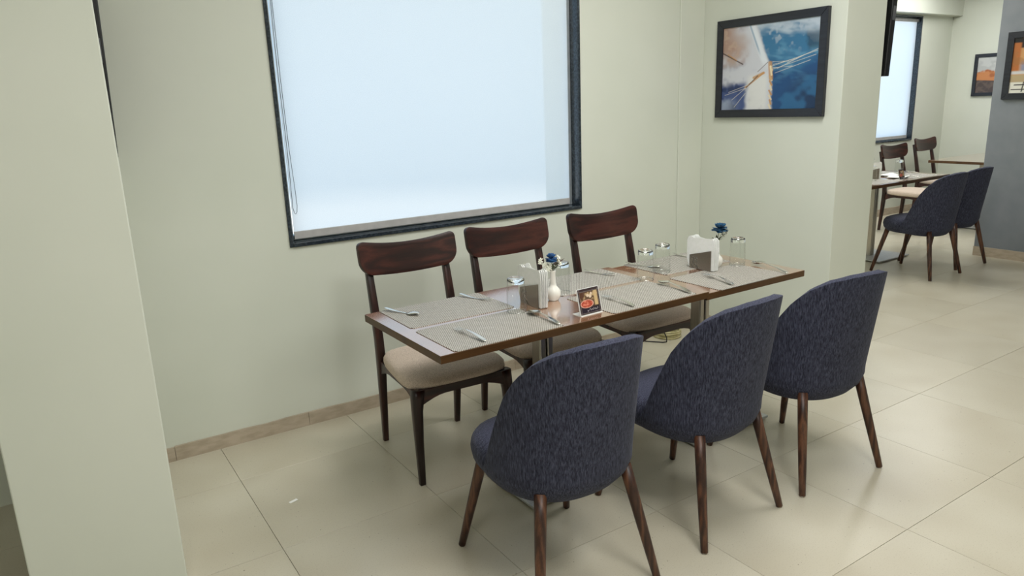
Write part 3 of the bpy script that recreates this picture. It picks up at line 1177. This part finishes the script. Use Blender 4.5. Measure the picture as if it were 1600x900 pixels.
# ------------------------------------------------------------------ table settings
def make_placemat(label, cx, cy, rz, z, w=.432, d=.285):
    m = MB()
    m.box(-w / 2, w / 2, -d / 2, d / 2, 0, .0018)
    ed = [e for e in m.bm.edges if abs(e.verts[0].co.z - e.verts[1].co.z) > .001]
    bmesh.ops.bevel(m.bm, geom=ed, offset=.008, segments=3, affect='EDGES')
    o = m.build('placemat', M['placemat'])
    o.location = (cx, cy, z + .0002)
    o.rotation_euler = (0, 0, rz)
    return tag(o, label, 'placemat', 'woven grey placemats')


make_placemat('woven grey placemat at the left end of the front table, on the wall side', 1.240, -.988, -.01, Z1)
make_placemat('woven grey placemat at the left end of the front table, on the aisle side', 1.236, -1.303, .005, Z1)
make_placemat('woven grey placemat of the front table behind the blue flower, wall side', 1.900, -.985, -.005, Z1)
make_placemat('woven grey placemat of the front table just right of the photo card', 1.892, -1.302, .0, Z1)
make_placemat('woven grey placemat on the square table, on the wall side under the two tumblers', 2.500, -.956, .0, ZT2)
make_placemat('woven grey placemat on the square table, on the aisle side at the right end', 2.466, -1.290, .01, ZT2)
make_placemat('distant grey placemat on the far table, right of the small photo card', 6.62, .16, .0, Z3)
make_placemat('distant grey placemat on the far table, wall side behind the tumbler', 6.66, .44, .0, Z3)
make_placemat('distant grey placemat on the far table, at the edge of the pillar', 6.02, .16, .0, Z3)


def sweep_flat(m, rows):
    """rows of (y, half width, z centre, dish) along the length -> thin curved strip"""
    g = []
    for y, hw, z, dish in rows:
        g.append([m.bm.verts.new((hw * s, y, z + dish * (s * s))) for s in (-1, -.5, 0, .5, 1)])
    for a, b in zip(g, g[1:]):
        for k in range(4):
            m.bm.faces.new((a[k], a[k + 1], b[k + 1], b[k]))
    return g


def spoon_mesh():
    m = MB()
    rows = []
    for k in range(9):                     # handle from y=-.10 (end) to y=.04
        q = k / 8.0
        y = -.095 + .125 * q
        hw = .0085 * (1 - q) ** 1.3 + .0032
        if k == 0:
            hw = .005
        z = .004 + .011 * math.sin(q * math.pi * .55) + (.001 if q > .9 else 0)
        rows.append((y, hw, z, 0.0))
    for k in range(1, 11):                 # bowl
        q = k / 10.0
        y = .030 + .066 * q
        hw = .021 * math.sin(math.pi * min(.985, q * .93 + .07)) ** .62
        bowl = math.sin(math.pi * q)
        rows.append((y, hw, .0155 - .008 * q - .0085 * bowl + .001, .0085 * bowl * min(1, hw / .018)))
    sweep_flat(m, rows)
    return m


def fork_mesh():
    m = MB()
    rows = []
    for k in range(9):
        q = k / 8.0
        y = -.095 + .115 * q
        hw = .008 * (1 - q) ** 1.3 + .003
        if k == 0:
            hw = .005
        rows.append((y, hw, .004 + .012 * math.sin(q * math.pi * .55), 0.0))
    for q, hw in ((.25, .0065), (.5, .011), (.75, .0125), (1.0, .0125)):
        rows.append((.020 + .025 * q, hw, .0155 - .0055 * q, .001))
    sweep_flat(m, rows)
    for k in range(4):
        x = -.0105 + .007 * k
        sub = MB.__new__(MB)
        sub.bm = m.bm
        pr = []
        for q in (0, .35, .7, 1.0):
            pr.append((.0445 + .045 * q, .0022 * (1 - .5 * q), .0105 - .006 * math.sin(q * 2.2) + .004 * q, 0.0))
        g = []
        for y, hw, z, d in pr:
            g.append([m.bm.verts.new((x + hw * s, y, z)) for s in (-1, 1)])
        for a, b in zip(g, g[1:]):
            m.bm.faces.new((a[0], a[1], b[1], b[0]))
    return m


_cut = {}


def cutlery(kind, label, handle, tip, z, flip=False):
    """handle end and tip as points on the table"""
    if kind not in _cut:
        o = (spoon_mesh() if kind == 'spoon' else fork_mesh()).build(kind, M['cutlery'], None, True)
        mod_solid(o, .0016, 0)
        mod_sub(o, 1)
        _cut[kind] = o
    else:
        o = _cut[kind].copy()
        C.objects.link(o)
    h, q = Vector((*handle, 0)), Vector((*tip, 0))
    d = q - h
    ang = math.atan2(d.y, d.x) - math.pi / 2
    s = d.length / .19
    c = (h + q) / 2
    o.scale = (s, s, s)
    if flip:
        o.rotation_euler = (0, math.pi, ang)
        o.location = (c.x, c.y, z + .0185 * s)
        # mirrored left-right only, the handle end stays where it was
    else:
        o.rotation_euler = (0, 0, ang)
        o.location = (c.x, c.y, z)
    return tag(o, label, 'cutlery', 'steel spoons' if kind == 'spoon' else 'steel forks')


za, zb, zf = Z1 + .0022, ZT2 + .0022, Z3 + .0022
cutlery('spoon', 'steel spoon on the back left placemat, lying near the table corner', (1.046, -.848), (1.118, -.998), za, True)
cutlery('fork', 'steel fork on the right side of the back left placemat', (1.372, -.853), (1.432, -1.012), za, True)
cutlery('fork', 'steel fork on the front left placemat, tines towards the window', (1.145, -1.425), (1.135, -1.232), za)
cutlery('spoon', 'steel spoon leaning over the right edge of the front left placemat', (1.441, -1.430), (1.452, -1.228), za)
cutlery('fork', 'steel fork on the placemat behind the blue flower', (2.018, -.853), (2.070, -1.010), za, True)
cutlery('fork', 'steel fork just right of the photo card', (1.789, -1.428), (1.796, -1.232), za)
cutlery('spoon', 'steel spoon at the right edge of the placemat near the table joint', (2.086, -1.428), (2.122, -1.215), za)
cutlery('spoon', 'steel spoon at the left edge of the square table, seen through a tumbler', (2.294, -.820), (2.365, -.985), zb, True)
cutlery('fork', 'steel fork behind the napkins on the square table', (2.616, -.812), (2.640, -.975), zb, True)
cutlery('fork', 'steel fork on the front placemat of the square table', (2.349, -1.417), (2.400, -1.205), zb)
cutlery('spoon', 'steel spoon at the far right corner of the square table', (2.681, -1.436), (2.740, -1.195), zb)
cutlery('spoon', 'tiny distant steel spoon beside the tumbler on the far table', (6.885, .24), (6.84, .40), zf)
cutlery('fork', 'tiny distant steel fork right of the far photo card', (6.53, .04), (6.53, .22), zf)


def make_tumbler(label, x, y, z, h=.128, r_mouth=.036, r_base=.032, group='upside-down glass tumblers'):
    """tumbler standing upside down on its mouth"""
    t = thing('glass_tumbler', label, 'glass', (x, y, z), 0, group)
    hb = h - .021
    MB().lathe([(r_mouth, 0.0), (r_mouth - .0004, hb * .3), (r_mouth - .0012, hb * .6), (r_base + .0008, hb)], 32).build('wall', M['tumbler'], t, True)
    MB().lathe([(r_mouth - .0028, 0.0006), (r_mouth + .0006, 0.0006), (r_mouth + .0006, .0022), (r_mouth - .0028, .0022), (r_mouth - .0028, 0.0006)], 32).build('rim', M['tumbler_rim'], t, True)
    m = MB()
    m.lathe([(0, hb + .003), (r_base * .6, hb + .002), (r_base * .94, hb), (r_base + .0008, hb + .001), (r_base + .0005, hb + .012), (r_base - .001, h - .0015), (r_base - .004, h), (r_base * .7, h - .0025), (0, h - .0035)], 32)
    m.build('base', M['tumbler_base'], t, True)
    return t


tb = make_tumbler('upside-down glass tumbler left of the steel napkin holder, nearest the viewer', 1.425, -1.188, za)
dup(tb, (1.722, -1.072, Z1), 0, 'upside-down glass tumbler half hidden behind the white bud vase')
dup(tb, (2.132, -1.126, za - .0015), 0, 'upside-down glass tumbler by the table joint, left one of the close pair')
dup(tb, (2.318, -1.040, zb), 0, 'upside-down glass tumbler right one of the close pair at the table joint')
dup(tb, (2.668, -1.170, zb), 0, 'upside-down glass tumbler alone right of the white napkins, at the right table end')
dup(tb, (6.70, .33, zf), 0, 'tiny distant upside-down tumbler on the far table in front of the wooden chairs')
dup(tb, (6.05, .20, zf), 0, 'tiny distant upside-down tumbler against the pillar edge on the far table')


def napkin_holder(label, x, y, z, rz, nl):
    """two finned plates parallel to local y; tall end towards -y"""
    t = thing('napkin_holder', label, 'napkin holder', (x, y, z), rz, 'perforated steel napkin holders')
    L, h0, h1 = .130, .060, .094
    rnd = random.Random(11)
    holes = [(.049, .012, .0032), (.050, .042, .0036), (.040, .028, .0034), (.036, .048, .003), (.030, .040, .0036), (.029, .020, .0038),
             (.020, .050, .0042), (.021, .036, .0034), (.020, .012, .0036), (.040, .008, .0026), (.044, .020, .0022), (.012, .028, .002), (.010, .006, .003), (.012, .014, .002), (.043, .052, .0024)]
    for s in (-1, 1):
        m = MB()
        bm = m.bm
        out = [(-L / 2, 0), (L / 2, 0), (L / 2, h0), (-L / 2, h1)]
        loops = [out] + [[(cy + r * math.cos(a * math.pi / 4), cz + r * math.sin(a * math.pi / 4)) for a in range(8)] for cy, cz, r in holes]
        eds = []
        for lp in loops:
            vv = [bm.verts.new((0, a, b)) for a, b in lp]
            eds += [bm.edges.new((vv[i], vv[(i + 1) % len(vv)])) for i in range(len(vv))]
        bmesh.ops.triangle_fill(bm, use_beauty=True, use_dissolve=False, edges=eds)
        p = m.build('side_plate', M['holder_steel'], t)
        p.location = (s * .019, 0, .001)
        mod_solid(p, .0012, 0)
    MB().box(-.019, .019, -L / 2, L / 2, .0002, .0016).build('bottom_plate', M['holder_steel'], t)
    for k in range(nl):
        xo = -.0135 + .027 * k / (nl - 1)
        jy, jz, lean = rnd.uniform(-.004, .004), rnd.uniform(-.005, .004), rnd.uniform(-.06, .06)
        pts = [(-.078, .004), (.072, .004), (.088 + jy, .040), (.086 + jy, .126 + jz), (.079 + jy, .141 + jz), (.068 + jy, .148 + jz), (.054 + jy, .149 + jz), (.044 + jy, .142 + jz), (jy - .001, .084),
               (-.046, .138 - jz), (-.058, .147 - jz), (-.070, .149 - jz), (-.078, .141 - jz), (-.082, .10), (-.080, .05)]
        if k == nl - 1:
            pts[1] = (.100, .003)
            pts[2] = (.090, .034)
        m = MB()
        vv = []
        for a, b in pts:
            bend = .025 * max(0, b - .05) * (1 if xo > 0 else -1) * (abs(xo) / .014)
            vv.append(m.bm.verts.new((xo + bend + .0012 * math.sin(a * 90 + k), a, b)))
        f = m.bm.faces.new(vv)
        bmesh.ops.triangulate(m.bm, faces=[f])
        o = m.build('napkin', M['paper'], t)
        mod_solid(o, .0018, 0)
    return t


napkin_holder('perforated steel napkin holder with white napkins, on the front table beside the first vase', 1.530, -1.147, Z1, -.05, 5)
napkin_holder('perforated steel napkin holder with white napkins, on the square table beside the second vase', 2.492, -1.122, zb - .001, -.03, 5)
napkin_holder('tiny distant napkin holder with white napkins on the far table by the pillar edge', 6.20, .30, Z3, .5, 3)


def bud_vase(label, x, y, z):
    t = tag(MB().lathe([(0, 0), (.019, 0), (.020, .003), (.027, .014), (.0295, .026), (.0275, .040), (.020, .051), (.0135, .058), (.0115, .068), (.0110, .100), (.0118, .116), (.0128, .120),
                        (.0105, .120), (.0095, .114), (.0090, .08), (0, .078)], 28).build('bud_vase', M['ceramic'], None, True, (x, y, z)),
            label, 'vase', 'white bud vases')
    return t


bud_vase('white ceramic bud vase with round belly on the front table', 1.628, -1.143, Z1)
bud_vase('white ceramic bud vase on the square table, mostly hidden by the napkins', 2.578, -1.125, ZT2)
bud_vase('tiny distant white bud vase on the far table by the pillar edge', 6.27, .36, Z3)


def rose(m, c, R, n_layers=5, seed=1, flat=1.0):
    """overlapping cupped petals around a centre"""
    rnd = random.Random(seed)
    c = Vector(c)
    for L in range(n_layers):
        q = (L + 1) / n_layers
        cnt = 6 + 3 * L
        for k in range(cnt):
            az = 2 * math.pi * (k + .5 * (L % 2)) / cnt + rnd.uniform(-.2, .2)
            el = math.radians(86 - 98 * q + rnd.uniform(-13, 13))
            d = Vector((math.cos(az) * math.cos(el), math.sin(az) * math.cos(el), math.sin(el) * flat))
            side = Vector((-math.sin(az), math.cos(az), 0))
            up = side.cross(d) * -1
            ln = R * (.74 + .26 * q) * rnd.uniform(.9, 1.08)
            wd = R * (.30 + .16 * q)
            g = []
            for i in range(4):
                v = i / 3.0
                ww = wd * math.sin(math.pi * (.16 + .68 * v)) ** .8
                g.append([m.bm.verts.new(c + d * ln * v + side * ww * s + up * (R * .16 * (s * s) + R * .22 * v * v) * (1 if q < .7 else -.3)) for s in (-1, 0, 1)])
            for a, b in zip(g, g[1:]):
                for i in range(2):
                    m.bm.faces.new((a[i], a[i + 1], b[i + 1], b[i]))


def small_flower(m, c, r, nrm, seed):
    rnd = random.Random(seed)
    nrm = Vector(nrm).normalized()
    a = nrm.orthogonal().normalized()
    b = nrm.cross(a)
    c = Vector(c)
    for k in range(5):
        t = 2 * math.pi * k / 5 + rnd.uniform(-.2, .2)
        d = a * math.cos(t) + b * math.sin(t)
        s = nrm.cross(d)
        p = [c + nrm * .001, c + d * r * .6 + s * r * .3 + nrm * r * .25, c + d * r + nrm * r * .1, c + d * r * .6 - s * r * .3 + nrm * r * .25]
        m.bm.faces.new([m.bm.verts.new(q) for q in p])


def leaf(m, base, tip, w, nrm=(0, 0, 1)):
    base, tip = Vector(base), Vector(tip)
    d = tip - base
    s = d.cross(Vector(nrm)).normalized() * w
    up = Vector(nrm) * w * .3
    p = [base, base + d * .4 + s + up, tip, base + d * .4 - s + up]
    v = [m.bm.verts.new(q) for q in p]
    mid = m.bm.verts.new(base + d * .45)
    for i in range(4):
        m.bm.faces.new((v[i], v[(i + 1) % 4], mid))


def posy(label, x, y, z, mat, sprays, bloom, R, brown=True, seed=1, flat=1.0):
    """cut flower standing in a vase; offsets are from the vase foot"""
    t = thing('artificial_flower', label, 'flower', (x, y, z), 0, 'artificial flowers in bud vases')
    m = MB()
    m.tube([(0, 0, .082), (.001, 0, .12), (bloom[0] * .6, bloom[1] * .6, .12 + (bloom[2] - .12) * .6), bloom], [.0015] * 4, 6)
    st = m.build('stem', M['stem'], t, True)
    m = MB()
    rose(m, bloom, R, 5, seed, flat)
    o = m.build('bloom', mat, t, True)
    mod_solid(o, .0008, 0)
    m = MB()
    mm = MB()
    for k, s in enumerate(sprays):
        m.tube([(0, 0, .10), (s[0] * .4, s[1] * .4, .12 + (s[2] - .12) * .55), s], .0008, 5)
        for q in range(3):
            rnd = random.Random(k * 7 + q + seed)
            off = Vector((rnd.uniform(-.009, .009), rnd.uniform(-.009, .009), rnd.uniform(-.009, .009)))
            small_flower(mm, Vector(s) + off, .011, (s[0] - .002 + rnd.uniform(-.02, .02), s[1] - .03, .03), k * 5 + q)
    m.build('spray_stem', M['stem'], t, True)
    mod_solid(mm.build('spray_flower', M['white_petal'], t), .0006, 0)
    m = MB()
    for k in range(6):
        a = k * 1.05 + seed
        leaf(m, (math.cos(a) * .004, math.sin(a) * .004, .122), (math.cos(a) * .026, math.sin(a) * .026, .134 + .006 * (k % 3)), .006)
    mod_solid(m.build('leaf', M['leaf'], t), .0006, 0)
    if brown:
        m = MB()
        leaf(m, (.006, -.002, .134), (.054, -.006, .160), .009)
        leaf(m, (.008, .004, .138), (.044, .012, .154), .008)
        mod_solid(m.build('brown_leaf', M['brown_leaf'], t), .0006, 0)
    return t


posy('blue rose with white sprays and a brown leaf, in the vase on the front table', 1.628, -1.143, Z1, M['blue_petal'],
     [(-.045, .012, .158), (-.034, .004, .138), (-.022, -.012, .130), (.020, -.010, .150), (.026, -.004, .162)], (-.006, .0, .166), .023, True, 3)
posy('teal blue flower with a pale side spray, in the vase on the square table', 2.578, -1.125, ZT2, M['teal_petal'],
     [(.040, -.016, .152), (.050, -.006, .164), (.030, -.012, .142)], (.012, -.004, .176), .036, False, 5, .75)
posy('tiny distant dark blue flower on the far table by the pillar edge', 6.27, .36, Z3, M['teal_petal'], [(-.03, 0, .15), (.03, -.01, .15)], (0, 0, .168), .034, False, 7)


def photo_card(label, x, y, z, rz, w=.098, h=.092):
    t = thing('photo_card', label, 'card', (x, y, z), rz, 'tabletop photo cards')
    mod_bevel(MB().box(-w / 2 - .003, w / 2 + .003, -.006, .045, 0, .0022).build('stand_foot', M['acrylic'], t), .0006)
    tilt = math.radians(14)
    b = MB().box(-w / 2 - .003, w / 2 + .003, 0, .0022, 0, h + .004).build('stand_back', M['acrylic'], t)
    b.location = (0, 0, .0022)
    b.rotation_euler = (-tilt, 0, 0)
    p = painted('print', w, h, 110, 100, food_card, M['print'], t)
    p.location = (0, .0 + math.sin(tilt) * h / 2 - .0012, .0045 + math.cos(tilt) * h / 2)
    p.rotation_euler = (-tilt, 0, 0)
    return t


photo_card('small dark photo card with a bowl of food, standing at the front table edge', 1.614, -1.392, Z1, .04)
photo_card('tiny distant dark photo card on the far table', 6.305, .075, Z3, .02, .085, .085)

# loose white napkin sheets on the far table
for k, (nx_, ny_, a, lab) in enumerate(((6.40, .17, .3, 'tiny distant white napkin lying flat behind the far photo card'), (6.52, .30, -.2, 'tiny distant white napkin lying near the far tumbler'))):
    m = MB()
    m.grid(lambda u, v: ((u - .5) * .2, (v - .5) * .15, .004 + .006 * math.sin(u * 5) * math.sin(v * 4)), 8, 6)
    o = m.build('loose_napkin', M['paper'], None, True, (nx_, ny_, Z3 + .009))
    o.rotation_euler = (0, 0, a)
    mod_solid(o, .002, 0)
    tag(o, lab, 'napkin', 'loose napkins')

o = MB().lathe([(0, 0), (.026, 0), (.028, .004), (.036, .085), (.037, .088), (.034, .088), (.027, .008), (0, .006)], 24).build('white_cup', M['ceramic'], None, True, (8.52, .36, Z3))
tag(o, 'white cup on the far corner table, half hidden by the grey wall', 'cup')

# cables on the floor under the third wooden chair
m = MB()
for k in range(4):
    R_ = .086 - .004 * (k % 2)
    m.tube([(R_ * math.cos(a * math.pi / 16), R_ * math.sin(a * math.pi / 16), .0065 + k * .0125 + .002 * math.sin(a * .8 + k)) for a in range(32)], .0065, 8, True)
o = m.build('cable_coil', M['cable_cream'], None, True, (3.30, -.112, 0))
tag(o, 'coil of cream cable on the floor by the wall, under the third wooden chair', 'cable')
m = MB()
m.tube([(3.02, -.016, .05), (3.05, -.05, .012), (3.12, -.13, .004), (3.175, -.20, .004), (3.196, -.212, .006), (3.200, -.208, .03), (3.196, -.16, .10), (3.190, -.09, .17), (3.185, -.016, .24)], .004, 8)
o = m.build('power_cable', M['cable_black'], None, True)
tag(o, 'thin black cable looping from the wall to the floor beside the cream coil', 'cable')

# scrap of tape on the floor
m = MB()
m.grid(lambda u, v: ((u - .5) * .034, (v - .5) * .014, .0008 + .0012 * u * u), 4, 3)
o = m.build('paper_scrap', M['paper'], None, False, (.664, -.683, 0))
o.rotation_euler = (0, 0, .25)
mod_solid(o, .0006, 1)
tag(o, 'tiny white paper scrap lying on the floor left of the chairs', 'scrap')

wall_screen('black wall screen tilted out from the left pillar, seen edge-on as a dark wedge', LX1, -.27, 1.372, math.radians(1.6), .70, .0045, .03, .62)
wall_screen('black wall screen on the right pillar, seen edge-on before the far window', PX1, -.49, 1.580, math.radians(3.4), .95, .058, .045, .55)
